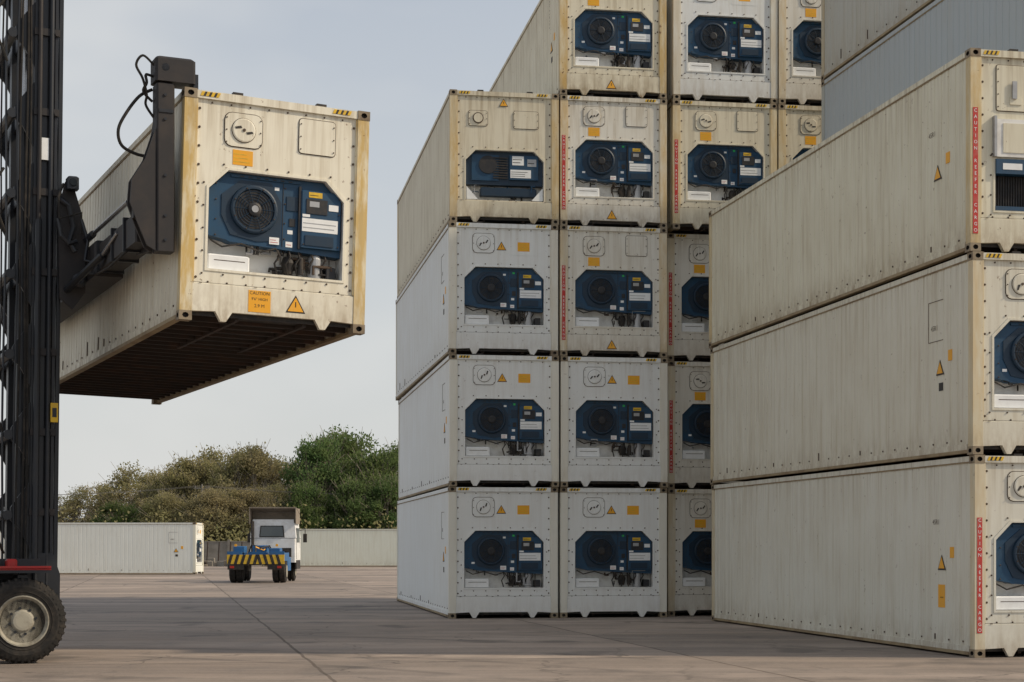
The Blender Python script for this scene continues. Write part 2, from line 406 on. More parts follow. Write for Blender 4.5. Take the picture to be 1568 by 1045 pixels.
        label(mb,1.16,1.29,1.065,1.155,yb-.013,WH,2,RE); label(mb,1.38,1.47,1.05,1.12,yb,WH,1,RE)
        if variant!='A': mb.box(1.43,1.48,yb-.008,yb-.0005,1.80,1.84,GN)
        mb.bbox(ox0+.02,ox0+.56,.09,.32,oz0+.01,oz0+.20,WH,.015)
        mb.box(ox0+.1,ox0+.5,.088,.0895,oz0+.12,oz0+.13,BO)
        mb.lathe((1.80,.22,oz0+.005),(0,0,1),[(0,.09),(.26,.09),(.31,.07),(.33,.03)],AL,18)
        mb.lathe((1.45,.24,oz0+.05),(0,0,1),[(0,.06),(.14,.09),(.22,.06)],ST,18)
        mb.lathe((1.60,.18,oz0+.05),(0,0,1),[(0,.04),(.2,.04),(.24,.02)],ST,12)
        tubes(1.22,2.0,oz0+.06,zb,9,[ST,ST,BO,AL])
        tubes(.55,1.25,oz0+.26,zb+.02,4,[AL,BO,ST])
        tubes(1.25,1.7,oz0+.06,oz0+.33,6,[ST])
        for k in range(5):
            x=1.25+k*.16+random.uniform(-.03,.03); mb.tube([(x,.16,zb+.0),(x+.03,.14,zb-.12),(x-.03,.15,zb-.22),(x+.02,.2,oz0+.02)],.013,ST,6)
        mb.tube([(ox0+.05,.12,zb),(ox0+.2,.1,zb-.08),(ox0+.45,.1,zb-.02),(ox0+.7,.11,zb-.1),(ox0+.9,.1,zb-.04),(1.3,.1,zb-.12)],.012,ST,6)
        mb.bbox(1.93,2.06,.12,.3,oz0+.02,oz0+.17,GR,.01)
        vent(.77,2.45)
        if variant in 'AC':
            plate(1.50,1.98,2.26,2.70)
            label(mb,.64,.90,2.01,2.20,yp,OR,3,YE)
        else:
            triangle_sign(mb,1.17,2.40,yp,.22)
            label(mb,1.53,1.80,2.29,2.49,yp,OR,3,YE)
            mb.prism(rrect(1.36,2.0,2.20,2.68,.03),yp-.003,yp-.0005,PA)
        if variant=='A':
            label(mb,.88,1.17,.165,.44,.014,OR,0); 
            text(mb,'CAUTION',.058,(1.025,.0085,.405),(1,0,0),(0,0,1),ST)
            text(mb,"9'6\" HIGH",.050,(1.025,.0085,.33),(1,0,0),(0,0,1),ST)
            text(mb,'2.9 M',.06,(1.025,.0085,.245),(1,0,0),(0,0,1),ST)
            triangle_sign(mb,1.50,.31,.014,.26)
        if variant=='C': triangle_sign(mb,1.17,.27,.014,.24)
    elif variant=='D':
        plate(.42,.84,2.13,2.46,.05); mb.lathe((.63,yp-.0165,2.30),(0,-1,0),[(0,.12),(.02,.12),(.02,.04)],BO,20); mb.lathe((.63,yp-.037,2.30),(0,-1,0),[(0,.1),(.004,.1)],PA,20)
        plate(1.42,1.98,2.10,2.48,.05); triangle_sign(mb,1.2,2.66,yp-.01,.20)
        mb.prism([(ox0+.01,.86),(ox1-.01,.86),(ox1-.01,oz1-c),(ox1-c,oz1-.01),(ox0+c,oz1-.01),(ox0+.01,oz1-c)],.14,YB-.01,NV)
        mb.box(.50,1.1,.12,.139,.95,1.52,BL)
        mb.lathe((.86,.118,1.30),(0,-1,0),[(0,.20),(.02,.20),(.02,.12)],GR,24)
        for k in range(9): mb.box(.98,1.30,.10,.112,1.00+k*.055,1.025+k*.055,ST)
        mb.bbox(1.34,1.99,.09,.139,.98,1.52,BL,.01)
        label(mb,1.40,1.66,1.30,1.50,.09,WH,2); label(mb,1.36,1.82,1.02,1.20,.09,WH,3); label(mb,1.74,1.94,1.28,1.44,.09,AL,1)
        mb.bbox(.7,1.95,.12,.32,.62,.80,NV,.02); tubes(.5,1.95,.53,.85,14,[ST,AL,BL])
        for s in (1,-1):
            xx=ox0+.02 if s>0 else ox1-.02
            mb.prism([(xx,oz0+.02),(xx+s*.25,oz0+.02),(xx,oz0+.30)],.06,.10,WH)
    else:
        plate(.42,1.0,2.03,2.68,.03,4); plate(1.2,2.0,2.03,2.68,.03,4)
        mb.box(.62,.80,yp-.03,yp-.0165,2.12,2.22,PA); mb.box(.65,.72,yp-.05,yp-.031,2.2,2.45,AL)
        mb.box(.40,2.04,yp-.05,yp-.0005,1.36,1.90,RC); mb.box(.50,.9,yp-.06,yp-.0505,1.42,1.84,PA); mb.box(.36,.40,yp-.07,yp-.0005,1.36,1.94,AL)
        mb.box(ox0,ox1,.0,.3,1.12,1.33,BL); mb.box(ox0+.1,ox0+.4,-.004,-.0005,1.18,1.27,WH)
        mb.box(ox0,ox1,.03,.3,.60,.66,BL)
        for k in range(40): mb.box(ox0+.01+k*.040,ox0+.020+k*.040,.13,.15,.665,1.115,GR)
        mb.box(ox0,ox1,.152,.3,.61,1.11,ST)
        mb.box(ox0+.55,ox0+.61,.08,.129,.665,1.115,BL)
    if strip:
        z0,z1=(.35,2.0) if variant!='E' else (.25,2.05)
        mb.box(.040,.118,.001,.0055,z0,z1,RE)
        t_='CAUTION REEFER CARGO'; n=len(t_)
        for i in range(n):
            za=z0+(z1-z0)*(i+.5)/n
            if t_[n-1-i]!=' ': text(mb,t_[n-1-i],.070,(.079,-.0008,za),(1,0,0),(0,0,1),WH)
    return mb.mesh('reefer_'+variant+str(seed)+('s' if strip else ''),CM_A if variant=='A' else CM)
meshes={}
def cmesh(v,s,st):
    if (v,s,st) not in meshes: meshes[(v,s,st)]=make_container(v,s,st)
    return meshes[(v,s,st)]
def dirv(th): return Vector((math.cos(th),math.sin(th),0)),Vector((-math.sin(th),math.cos(th),0))
def place(v,s,origin,th,col,dirt,roll=0,st=False,name='refrigerated_container'):
    return mkobj(name,cmesh(v,s,st),origin,(0,roll,th),None,tuple(col)+(dirt,))
TH=2.902
cool=(.77,.79,.78); mid=(.74,.72,.65); warm=(.73,.68,.54)
rnd=random.Random(3)
def jit(c,a=.05): 
    k=1+rnd.uniform(-a,a); return tuple(x*k for x in c)
th=R(9.26); r,d=dirv(th); P0=Vector((-1.375,37.2,0))
lay={0:[('B',1,cool,.12,0),('B',1,cool,.18,0),('B',3,cool,.28,0),('D',2,warm,.8,0)],
     1:[('B',2,cool,.14,0),('B',4,cool,.20,0),('C',2,mid,.6,1),('C',4,mid,.75,1),('C',5,warm,.95,0)],
     2:[('C',2,mid,.5,0),('C',5,mid,.45,1),('C',3,mid,.5,1),('C',7,warm,.7,1),('B',5,cool,.45,0)],
     3:[('C',2,mid,.5,0),('C',2,mid,.4,0),('C',3,mid,.4,0),('C',5,warm,.7,0),('C',3,mid,.6,0)]}
for cidx,col in lay.items():
    for t,(v,s,c,dt,st) in enumerate(col):
        back=.55 if (cidx==2 and t<3) else 0
        o=P0+r*(cidx*2.475+ (.10 if (cidx>=2) else 0)+rnd.uniform(-.018,.018))+d*(back+rnd.uniform(-.04,.04)); o.z=t*TH+.002
        place(v,s,o,th+R(rnd.uniform(-.15,.15)),jit(c),dt,0,bool(st))
th2=R(11.1); r2,d2=dirv(th2); P1=Vector((6.56,24.2,0))
lay2=[('B',2,(.70,.69,.61),.50,1),('B',1,(.70,.68,.58),.58,0),('E',2,(.69,.66,.53),.75,1)]
for t,(v,s,c,dt,st) in enumerate(lay2):
    o=P1+r2*rnd.uniform(-.02,.02); o.x+=(.03 if t==0 else 0)-(.04 if t==2 else 0); o.z=t*TH+.002
    place(v,s,o,th2,jit(c,.02),dt,0,bool(st))
for cc in range(1,5):  # columns past the first are unseen, added to make the cast shadow solid
    for t in range(5):
        o=P1+r2*(cc*2.50)+d2*rnd.uniform(-.03,.03); o.z=t*TH+.002
        place('C' if t%2 else 'B',3,o,th2,(.42,.46,.48) if (cc==1 and t==3) else ((.48,.48,.44) if (cc==1 and t==4) else jit(mid)),.15 if t==3 else .5)
th3=R(24.1)
place('A',11,(-4.14,21.1,4.42),th3,(.80,.77,.65),.70,R(1.5))
place('B',1,(-17.6,94.5,.002),R(90),(.76,.78,.73),.15)
place('B',3,(-30.2,94.9,.002),R(90),(.76,.78,.73),.15)
place('B',3,(-42.8,94.6,.002),R(90),(.76,.78,.73),.15)
place('B',1,(-7.0,130,.002),R(90),(.70,.72,.63),.25)
place('B',3,(6,130.4,.002),R(90),(.70,.72,.63),.25)

# ------------------------------------------------------------------ container handler
random.seed(5)
M_mast=simple('mast_paint',(.012,.015,.021),.42,.35,3,dirt=(.04,.035,.03),spec=.45)
M_rub=simple('rubber',(.016,.015,.014),.85,.5,6,dirt=(.08,.065,.05))
M_rim=simple('rim_cream',(.34,.32,.26),.6,.7,6,dirt=(.10,.08,.05))
M_gry=simple('spreader_paint',(.022,.020,.021),.6,.5,3,dirt=(.06,.045,.035))
M_chr=simple('cylinder_rod',(.45,.45,.46),.25,.2,metal=.9)
M_redp=simple('red_paint',(.38,.02,.02),.45,.3)
M_glass=simple('glass_dark',(.02,.025,.03),.1,.0,spec=.8)
M_lens=simple('amber_lens',(.6,.25,.03),.3,.1)
HM=[M_mast,M_rub,M_rim,M_gry,M_chr,M_redp,M_glass,M_yellow,M_white,M_lens]
h=empty('container_handler',(-6.63,23.0,0),(0,0,th3))
def wheel(cx,cy,rad,wd):
    mb=MB()
    z=rad
    prof=[(0,rad*.56),(-.03,rad*.60),(-.045,rad*.80),(-.02,rad*.93),(.03,rad*.99),(wd-.03,rad*.99),(wd+.02,rad*.93),(wd+.03,rad*.6)]
    mb.lathe((cx,cy,z),(0,1,0),prof,1,48)
    for k in range(40):
        a=2*math.pi*k/40
        def P(rr,da,y): return (cx+rr*math.cos(a+da),cy+y,z+rr*math.sin(a+da))
        vs=[P(rad*.97,-.035,.0),P(rad*.97,.035,.0),P(rad*.97,.075,wd),P(rad*.97,.005,wd),P(rad*1.008,-.03,.0),P(rad*1.008,.03,.0),P(rad*1.008,.07,wd),P(rad*1.008,.01,wd)]
        mb.add(vs,[(0,1,5,4),(1,2,6,5),(2,3,7,6),(3,0,4,7),(4,5,6,7)],1)
        vs=[P(rad*.86,-.03,-.043),P(rad*.86,.03,-.043),P(rad*1.0,.03,.0),P(rad*1.0,-.03,.0)]
        mb.add(vs,[(0,1,2,3)],1)
    for rr in (.68,.76): mb.tube([(cx+rad*rr*math.cos(2*math.pi*k/48),cy-.038,z+rad*rr*math.sin(2*math.pi*k/48)) for k in range(49)],.006,1,4,False)
    mb.lathe((cx,cy,z),(0,1,0),[(.06,rad*.47),(-.01,rad*.52),(-.045,rad*.57),(-.045,rad*.60),(-.0,rad*.60)],2,40)
    mb.lathe((cx,cy,z),(0,1,0),[(.04,rad*.485),(.05,rad*.485)],0,32)
    mb.lathe((cx,cy,z),(0,1,0),[(-.035,rad*.16),(-.03,rad*.22),(.0,rad*.27),(.01,rad*.34),(.038,rad*.36)],2,24)
    for k in range(8):
        a=2*math.pi*k/8+.2
        mb.lathe((cx+rad*.305*math.cos(a),cy+.004,z+rad*.305*math.sin(a)),(0,-1,0),[(0,.02),(.03,.02)],0,6)
    for k in range(5):
        a=2*math.pi*k/5
        mb.prism([(cx+rad*.33*math.cos(a-.25),z+rad*.33*math.sin(a-.25)),(cx+rad*.49*math.cos(a-.20),z+rad*.49*math.sin(a-.20)),(cx+rad*.49*math.cos(a+.20),z+rad*.49*math.sin(a+.20)),(cx+rad*.33*math.cos(a+.25),z+rad*.33*math.sin(a+.25))],cy+.012,cy+.036,2)
    return mb
wheel(0,0,.58,.34).obj('front_wheel',HM,parent=h)
wheel(0,3.7,.58,.34).obj('front_wheel_far',HM,parent=h)
wheel(-3.6,.3,.5,.32).obj('rear_wheel',HM,parent=h)
wheel(-3.6,3.4,.5,.32).obj('rear_wheel_far',HM,parent=h)
b=MB()
b.bbox(-4.6,.05,.75,3.3,.55,1.30,0,.05)
b.bbox(-5.0,-3.4,.5,3.5,.6,1.9,7,.12)
b.box(-.62,.36,-.05,.72,1.23,1.27,0); b.box(-.64,.37,-.06,-.052,1.275,1.325,5); b.box(-.64,.37,-.06,.70,1.2705,1.30,5)
b.prism([(-.62,1.23),(-.55,1.0),(-.50,1.0),(-.56,1.23)],-.04,.70,0)
b.box(-.64,.30,.42,.74,1.30,1.42,0)
b.bbox(-.42,-.30,.05,.20,1.31,1.44,9,.02); b.bbox(-.20,-.06,.05,.25,1.31,1.42,5,.02)
b.box(-.05,.08,.1,.5,.5,1.2,0)
b.tube([(-.5,.2,1.3),(-.45,.2,1.6),(-.3,.22,1.7),(-.2,.4,1.5)],.02,1,6)
b.obj('chassis',HM,parent=h)
b=MB()
b.bbox(-2.9,-1.1,1.3,2.8,1.35,3.1,7,.08)
b.box(-2.7,-1.3,1.29,1.297,2.0,2.9,6); b.box(-1.1,-1.093,1.5,2.6,1.9,2.95,6)
b.obj('operator_cab',HM,parent=h)
b=MB(); ZT=13.0
for y in (1.0,3.0):
    b.box(.20,.52,y-.02,y+.03,.55,ZT-1.5,0)
    b.box(.20,.24,y-.11,y-.021,.55,ZT-1.5,0); b.box(.48,.52,y-.11,y-.021,.55,ZT-1.5,0)
    b.box(.30,.38,y-.09,y-.022,.6,ZT-1.6,0)
    b.box(.54,.57,y-.10,y+.06,.9,ZT,0); b.box(.572,.60,y-.05,y+.05,.9,ZT,0)
    b.tube([(.43,y-.13,.9),(.43,y-.13,ZT)],.035,0,12)
    b.tube([(.27,y-.15,1.0),(.27,y-.15,6.2)],.045,0,12); b.tube([(.27,y-.15,6.2),(.27,y-.15,ZT-1)],.030,3,12)
b.tube([(.12,1.25,.9),(.12,1.25,7.6)],.085,0,14); b.tube([(.12,1.25,7.6),(.12,1.25,ZT-.5)],.055,4,14)
b.box(.02,.10,1.9,2.1,.9,ZT-1,0); b.box(.08,.12,2.3,2.36,.9,ZT-1,0)
for i in range(11):
    z=.95+i*1.13
    b.box(.06,.19,.95,3.05,z-.10,z+.10,0)
    for yy in (.93,2.97):
        b.prism([(.20,z+.42),(.02,z+.18),(-.06,z+.05),(-.06,z-.12),(.05,z-.22),(.20,z-.50)],yy,yy+.04,0)
    b.tube([(-.10,.9,z-.05),(-.10,3.1,z-.05)],.07,0,10)
    b.box(.19,.54,.865,.885,z-.05,z+.05,3)
    b.lathe((.50,.865,z-.02),(0,-1,0),[(0,.03),(.02,.03)],3,8)
for k,(x,y) in enumerate([(-.17,.95),(-.21,1.1),(-.26,1.3),(.10,.88),(.14,.87),(-.30,2.6),(-.16,2.8),(-.02,.9),(.02,.89)]):
    pts=[(x+.012*math.sin(z*1.3+k),y,z) for z in [1.0+.6*i for i in range(20)]]
    b.tube(pts,[.016,.012,.02,.018,.014,.018,.02,.014,.014][k],[0,1,0,1,1,0,0,0,1][k],6)
for z in (3.2,6.0,8.4): 
    b.tube([(-.17,.95,z),(-.3,.9,z+.3),(-.32,.9,z+.7),(-.2,.95,z+.9)],.02,1,6)
b.box(.26,.42,.855,.8645,7.05,7.36,8); b.box(.46,.56,.80,.8495,3.35,3.62,7)
b.box(.48,.54,.797,.7995,3.42,3.55,0)
b.prism([(.10,.62),(.62,.62),(.62,1.2),(.52,1.5),(.2,1.5)],.84,.8545,0)
b.obj('mast',HM,rot=(0,R(.65),0),parent=h)
b=MB()
b.bbox(.62,.78,.85,3.15,5.25,6.35,0,.03)
b.box(.78,1.0,1.0,1.5,5.4,6.1,3); b.box(.78,1.0,2.5,3.0,5.4,6.1,3)
b.prism([(.60,6.35),(.70,6.75),(.80,6.75),(.92,6.35),(.98,6.0),(.98,5.2),(.80,4.95),(.62,5.1)],.80,.845,3)
b.bbox(.70,.86,.6,.8,6.62,6.80,0,.02); b.lathe((.78,.6,6.71),(0,-1,0),[(0,.06),(.02,.05)],6,12)
b.tube([(.62,.78,6.5),(.74,.72,6.4),(.80,.72,6.1),(.74,.72,5.9),(.82,.7,5.75)],.035,0,8)
b.tube([(.58,.7,6.2),(.62,.66,5.95),(.72,.66,5.85),(.84,.7,5.9)],.03,0,8)
b.tube([(.66,.7,6.7),(.58,.66,6.5),(.60,.66,6.2),(.9,.66,6.3),(.9,.68,6.0)],.018,1,8)
b.tube([(.9,.66,6.2),(.98,.6,5.9),(.92,.5,5.6),(1.1,.4,5.55)],.025,0,8)
b.lathe((.88,.75,5.35),(0,-1,0),[(0,.10),(.06,.10),(.08,.06)],0,16)
b.tube([(.7,.9,5.2),(1.0,-.4,5.55)],.05,0,10); b.tube([(1.0,-.4,5.55),(1.05,-1.2,5.72)],.03,4,10)
b.obj('carriage',HM,parent=h)
b=MB()
b.bbox(1.00,1.40,.2,5.8,5.35,5.85,3,.03)
b.bbox(1.05,1.36,-2.3,.199,5.42,5.80,3,.02)
b.bbox(1.05,1.36,5.801,9.0,5.42,5.80,3,.02)
for y in (.1,-.9,-1.7): b.box(1.02,1.39,y,y+.06,5.39,5.83,0)
b.tube([(1.0,-2.1,5.95),(1.0,.3,5.95)],.03,4,8); b.tube([(1.0,.3,5.95),(1.0,3,5.95)],.05,0,8)
b.tube([(1.02,-1.9,5.36),(.99,-.9,5.30),(1.0,.2,5.36),(.9,.8,5.5)],.018,1,6)
for (y0,y1,s) in ((-2.70,-2.44,1),(9.14,9.40,-1)):
    b.bbox(1.235,1.46,y0,y1,5.26,7.36,3,.02)
    b.bbox(1.215,1.72,y0-.02,y1+.04,7.37,7.68,3,.03)
    b.box(1.70,1.76,y0+.02,y1-.02,7.30,7.50,0)
    ym=y0 if s>0 else y1
    g=[(1.225,6.78),(1.10,6.40),(.93,6.12),(.91,5.84),(1.00,5.60),(1.12,5.32),(1.225,5.26)]
    b.prism(g,ym+s*.02,ym+s*.06,3); b.prism(g,ym+s*.20,ym+s*.24,3)
    b.box(.96,1.225,ym+(.065 if s>0 else -.195),ym+(.195 if s>0 else -.065),5.66,6.0,3)
    b.prism([(y1 if s>0 else y0,6.9),((y1 if s>0 else y0)+s*1.0,5.86),((y1 if s>0 else y0)+s*1.0,5.40),(y1 if s>0 else y0,5.3)],1.24,1.28,3,'yz')
    for z in (5.4,5.7,6.2,6.9,7.2): b.lathe((1.34,ym,z),(0,-s,0),[(0,.02),(.015,.02)],0,6)
    b.lathe((1.34,ym,7.54),(0,-s,0),[(0,.05),(.02,.05)],0,12)
    b.box(1.26,1.44,ym-s*.012,ym-s*.001,6.98,7.02,0)
def sm(pts,n=6):
    out=[]; P=[Vector(p) for p in pts]; P=[P[0]]+P+[P[-1]]
    for i in range(1,len(P)-2):
        for k in range(n):
            t=k/n; a,b_,c,d_=P[i-1],P[i],P[i+1],P[i+2]
            out.append(.5*((2*b_)+(-a+c)*t+(2*a-5*b_+4*c-d_)*t*t+(-a+3*b_-3*c+d_)*t**3))
    out.append(P[-2]); return out
b.tube(sm([(1.22,-2.6,7.58),(1.08,-2.62,7.68),(1.0,-2.6,7.56),(1.08,-2.6,7.40),(1.14,-2.55,7.22),(1.14,-2.5,7.1),(1.24,-2.5,6.95)]),.016,1,6)
b.tube(sm([(1.22,-2.5,7.3),(1.06,-2.5,7.2),(.90,-2.5,6.98),(.80,-2.5,6.76),(.85,-2.45,6.58),(1.04,-2.4,6.50),(1.22,-2.4,6.48)]),.020,1,6)
b.tube(sm([(1.22,-2.55,7.45),(1.12,-2.6,7.45),(1.13,-2.6,7.35),(1.10,-2.55,7.25),(1.22,-2.5,7.15)]),.018,1,6)
b.obj('spreader',HM,parent=h)

# ------------------------------------------------------------------ terminal truck
M_wcab=simple('cab_white',(.78,.79,.78),.4,.35,3,dirt=(.35,.30,.22))
M_tblue=simple('truck_blue',(.02,.12,.30),.5,.4,4,dirt=(.08,.07,.06))
M_brown=simple('dusty_top',(.26,.22,.17),.7,.5,3)
M_tail=simple('tail_red',(.4,.02,.01),.3,.1)
M_win=simple('window_glass',(.06,.08,.09),.12,.2,1,dirt=(.12,.14,.15),spec=.8)
TM=[M_wcab,M_tblue,M_yellow,M_steel,M_rub,M_rim,M_win,M_brown,M_tail,M_orange]
t=empty('terminal_truck',(-10.95,72.6,0),(0,0,R(1)))
b=MB()
b.box(-.55,-.35,0,5.0,.75,1.0,3); b.box(.35,.55,0,5.0,.75,1.0,3)
for y in (.3,1.6,3.0): b.box(-.349,.349,y,y+.1,.78,.96,3)
b.obj('chassis_frame',TM,parent=t)
b=MB()
b.box(-1.22,1.22,-.10,-.02,.82,1.22,2)
for i in range(9):
    x=-1.2+i*.27; sgn=1 if x<0 else -1
    b.prism([(x,.82),(x+.13,.82),(x+.13+.12*sgn,1.22),(x+.12*sgn,1.22)],-.106,-.101,3)
b.box(-1.2,-.5,-.08,-.02,.58,.81,3); b.box(.5,1.2,-.08,-.02,.58,.81,3)
for x in (-1.1,.92): b.box(x,x+.18,-.10,-.081,.64,.74,8)
b.box(-1.22,-.62,0,1.7,1.16,1.30,1); b.box(.62,1.22,0,1.7,1.16,1.30,1)
b.box(-1.22,-1.18,0,1.7,.95,1.159,1); b.box(1.18,1.22,0,1.7,.95,1.159,1)
b.box(-1.22,-.6,-.09,-.0,1.221,1.36,1); b.box(.6,1.22,-.09,-.0,1.221,1.36,1)
b.obj('rear_bumper',TM,parent=t)
b=MB()
b.box(-.45,.45,.3,1.3,1.02,1.18,3); b.prism([(-.5,1.181),(.5,1.181),(.35,1.34),(-.35,1.34)],.5,1.2,1)
b.bbox(-1.0,-.5,.2,.9,1.31,1.58,1,.03); b.bbox(.55,1.0,.3,1.1,1.31,1.50,1,.03); b.bbox(-.35,.3,1.5,2.2,1.2,1.62,1,.03)
b.tube([(-.5,1.4,1.3),(-.3,.9,1.66),(.1,.9,1.5),(.4,1.5,1.6),(.3,2.6,1.5)],.03,3,6); b.tube([(-.2,1.4,1.2),(-.1,.8,1.55),(.2,1.0,1.4),(.2,2.6,1.6)],.025,9,6)
b.bbox(-1.15,-.6,2.0,3.1,.5,1.1,3,.05); b.bbox(.6,1.15,2.0,3.1,.5,1.1,1,.05)
for x in (-.9,.86): b.lathe((x+.02,.15,1.62),(0,-1,0),[(0,.06),(.06,.06)],9,10)
b.obj('fifth_wheel_deck',TM,parent=t)
for nm,x,y in (('rear_wheel_left',-1.2,.85),('rear_wheel_right',.65,.85),('front_wheel_left',-1.2,4.6),('front_wheel_right',.85,4.6)):
    b=MB(); w_=.55 if 'rear' in nm else .32
    b.lathe((x,y,.5),(1,0,0),[(0,.28),(-.01,.42),(.03,.49),(w_/2-.03,.5),(w_/2-.02,.42),(w_/2+.02,.42),(w_/2+.03,.5),(w_-.03,.49),(w_+.01,.42),(w_,.28)],4,28)
    b.lathe((x-.02 if x<0 else x+w_+.02,y,.5),(1,0,0),[(0,.27),(.01,.27)],5,20)
    b.obj(nm,TM,parent=t)
b=MB()
x0,x1=-.72,1.32
b.bbox(x0,x1,3.5,5.5,.85,1.95,0,.05)
lo=[(x0,3.5),(x1,3.5),(x1,5.5),(x0,5.5)]; hi=[(x0+.06,3.56),(x1-.06,3.56),(x1-.06,5.2),(x0+.06,5.2)]
b.add([p+(1.951,) for p in lo]+[p+(2.62,) for p in hi],[(0,1,5,4),(1,2,6,5),(2,3,7,6),(3,0,4,7),(4,5,6,7)],0)
b.box(x0-.03,x0+.01,3.35,4.9,2.58,3.28,7); b.box(x1-.01,x1+.03,3.35,4.9,2.58,3.28,7)
b.prism([(3.33,3.28),(4.95,2.98),(4.95,3.03),(3.33,3.33)],x0-.03,x1+.03,7,'yz')
b.box(x0+.011,x1-.011,4.2,4.25,2.621,3.08,7); b.box(x0+.1,x1-.1,3.6,4.19,2.621,2.78,0)
b.prism([(x0+.45,2.02),(x1-.55,2.02),(x1-.60,2.46),(x0+.50,2.46)],3.47,3.499,6)
b.prism([(x0+.40,1.98),(x1-.50,1.98),(x1-.56,2.50),(x0+.46,2.50)],3.49,3.53,3)
b.prism([(3.9,1.75),(5.0,1.75),(4.9,2.4),(3.9,2.4)],x1-.02,x1+.012,6,'yz'); b.box(x1+.001,x1+.012,3.75,3.78,1.0,1.9,3)
b.box(x0+.1,x1-.1,5.501,5.52,1.5,1.95,6)
b.tube([(x1,5.1,2.3),(x1+.25,5.1,2.35),(x1+.25,5.1,1.8)],.02,3,6); b.bbox(x1+.16,x1+.34,5.03,5.1,1.75,2.15,3,.02)
b.tube([(x0,5.1,2.3),(x0-.25,5.1,2.35),(x0-.25,5.1,1.8)],.02,3,6); b.bbox(x0-.34,x0-.16,5.03,5.1,1.75,2.15,3,.02)
b.box(x1-.05,x1+.02,3.6,5.2,.55,.95,3); b.tube([(x0+.12,3.40,1.0),(x0+.12,3.40,2.7)],.07,3,8)
b.box(x0+.1,x1-.2,3.44,3.484,1.1,1.50,3); b.box(x0+.3,x0+.7,3.40,3.439,1.2,1.45,1)
b.obj('cab',TM,parent=t)

# ------------------------------------------------------------------ ground
def plane(name,x0,x1,y0,y1,z,mat):
    b=MB(); b.add([(x0,y0,z),(x1,y0,z),(x1,y1,z),(x0,y1,z)],[(0,1,2,3)],0); return b.obj(name,[mat])
m,nt,bs=newmat('yard_concrete'); Lk=nt.links.new
tc=N(nt,'ShaderNodeTexCoord'); P=tc.outputs['Object']
n1=noise(nt,P,.16,4,.6); n2=noise(nt,P,1.3,5,.7); n3=noise(nt,P,14,4,.7)
strk=noise(nt,mapping(nt,P,(.10,.9,1),(0,0,R(-4))),1.0,5,.68)
strk2=noise(nt,mapping(nt,P,(.06,.30,1),(0,0,R(-8))),1.4,3,.6)
c=mix(nt,ramp(nt,n1,.35,.7),(.32,.262,.218,1),(.24,.205,.178,1))
c=mix(nt,mth(nt,'MULTIPLY',ramp(nt,strk,.42,.66),.70),c,(.165,.145,.130,1))
c=mix(nt,mth(nt,'MULTIPLY',ramp(nt,strk2,.50,.66),.60),c,(.46,.385,.33,1))
c=mix(nt,mth(nt,'MULTIPLY',ramp(nt,n2,.50,.70),.50),c,(.135,.118,.105,1))
c=mix(nt,mth(nt,'MULTIPLY',ramp(nt,n3,.50,.8),.40),c,(.45,.38,.32,1))
wv=N(nt,'ShaderNodeTexWave'); wv.wave_type='RINGS'; wv.rings_direction='Z'; wv.inputs['Scale'].default_value=.16; wv.inputs['Distortion'].default_value=1.2; wv.inputs['Detail'].default_value=2; wv.inputs['Detail Scale'].default_value=.3
Lk(mapping(nt,P,(1,1,1),(0,0,0),(14,-8,0)),wv.inputs['Vector'])
tm_=mth(nt,'MULTIPLY',ramp(nt,wv.outputs['Fac'],.93,.99),ramp(nt,n1,.45,.62))
c=mix(nt,mth(nt,'MULTIPLY',tm_,.5),c,(.07,.062,.058,1))
br=N(nt,'ShaderNodeTexBrick'); br.offset=0; br.inputs['Scale'].default_value=1; br.inputs['Brick Width'].default_value=5.5; br.inputs['Row Height'].default_value=6.0
br.inputs['Mortar Size'].default_value=.03; br.inputs['Mortar Smooth'].default_value=.4; br.inputs['Color1'].default_value=(.84,.84,.84,1); br.inputs['Color2'].default_value=(1.14,1.12,1.10,1); br.inputs['Mortar'].default_value=(.50,.48,.46,1)
wob=N(nt,'ShaderNodeTexNoise'); wob.inputs['Scale'].default_value=.8; Lk(P,wob.inputs['Vector'])
pw=N(nt,'ShaderNodeVectorMath',operation='MULTIPLY_ADD'); Lk(wob.outputs['Color'],pw.inputs[0]); pw.inputs[1].default_value=(.10,.10,0); Lk(P,pw.inputs[2])
Lk(mapping(nt,pw.outputs[0],(1,1,1),(0,0,R(-11.5)),(-2.0,.4,0)),br.inputs['Vector'])
c=mix(nt,1.0,c,br.outputs['Color'],'MULTIPLY')
vo=N(nt,'ShaderNodeTexVoronoi'); vo.feature='DISTANCE_TO_EDGE'; vo.inputs['Scale'].default_value=.33
pv=N(nt,'ShaderNodeVectorMath',operation='MULTIPLY_ADD'); nn=N(nt,'ShaderNodeTexNoise'); nn.inputs['Scale'].default_value=1.1; nn.inputs['Detail'].default_value=4; Lk(P,nn.inputs['Vector'])
Lk(nn.outputs['Color'],pv.inputs[0]); pv.inputs[1].default_value=(1.3,1.3,0); Lk(P,pv.inputs[2]); Lk(pv.outputs[0],vo.inputs['Vector'])
ck=mth(nt,'MULTIPLY',ramp(nt,vo.outputs['Distance'],.003,.010,(1,1,1,1),(0,0,0,1)),ramp(nt,n1,.42,.56))
c=mix(nt,mth(nt,'MULTIPLY',ck,.6),c,(.05,.045,.04,1))
sp=noise(nt,P,.55,3,.5); spm=ramp(nt,sp,.60,.68)
c=mix(nt,mth(nt,'MULTIPLY',spm,.55),c,(.09,.08,.072,1))
Lk(c,bs.inputs['Base Color'])
ro=mth(nt,'SUBTRACT',.86,mth(nt,'MULTIPLY',ramp(nt,n2,.5,.75),.25)); Lk(ro,bs.inputs['Roughness']); bs.inputs['Specular IOR Level'].default_value=.25
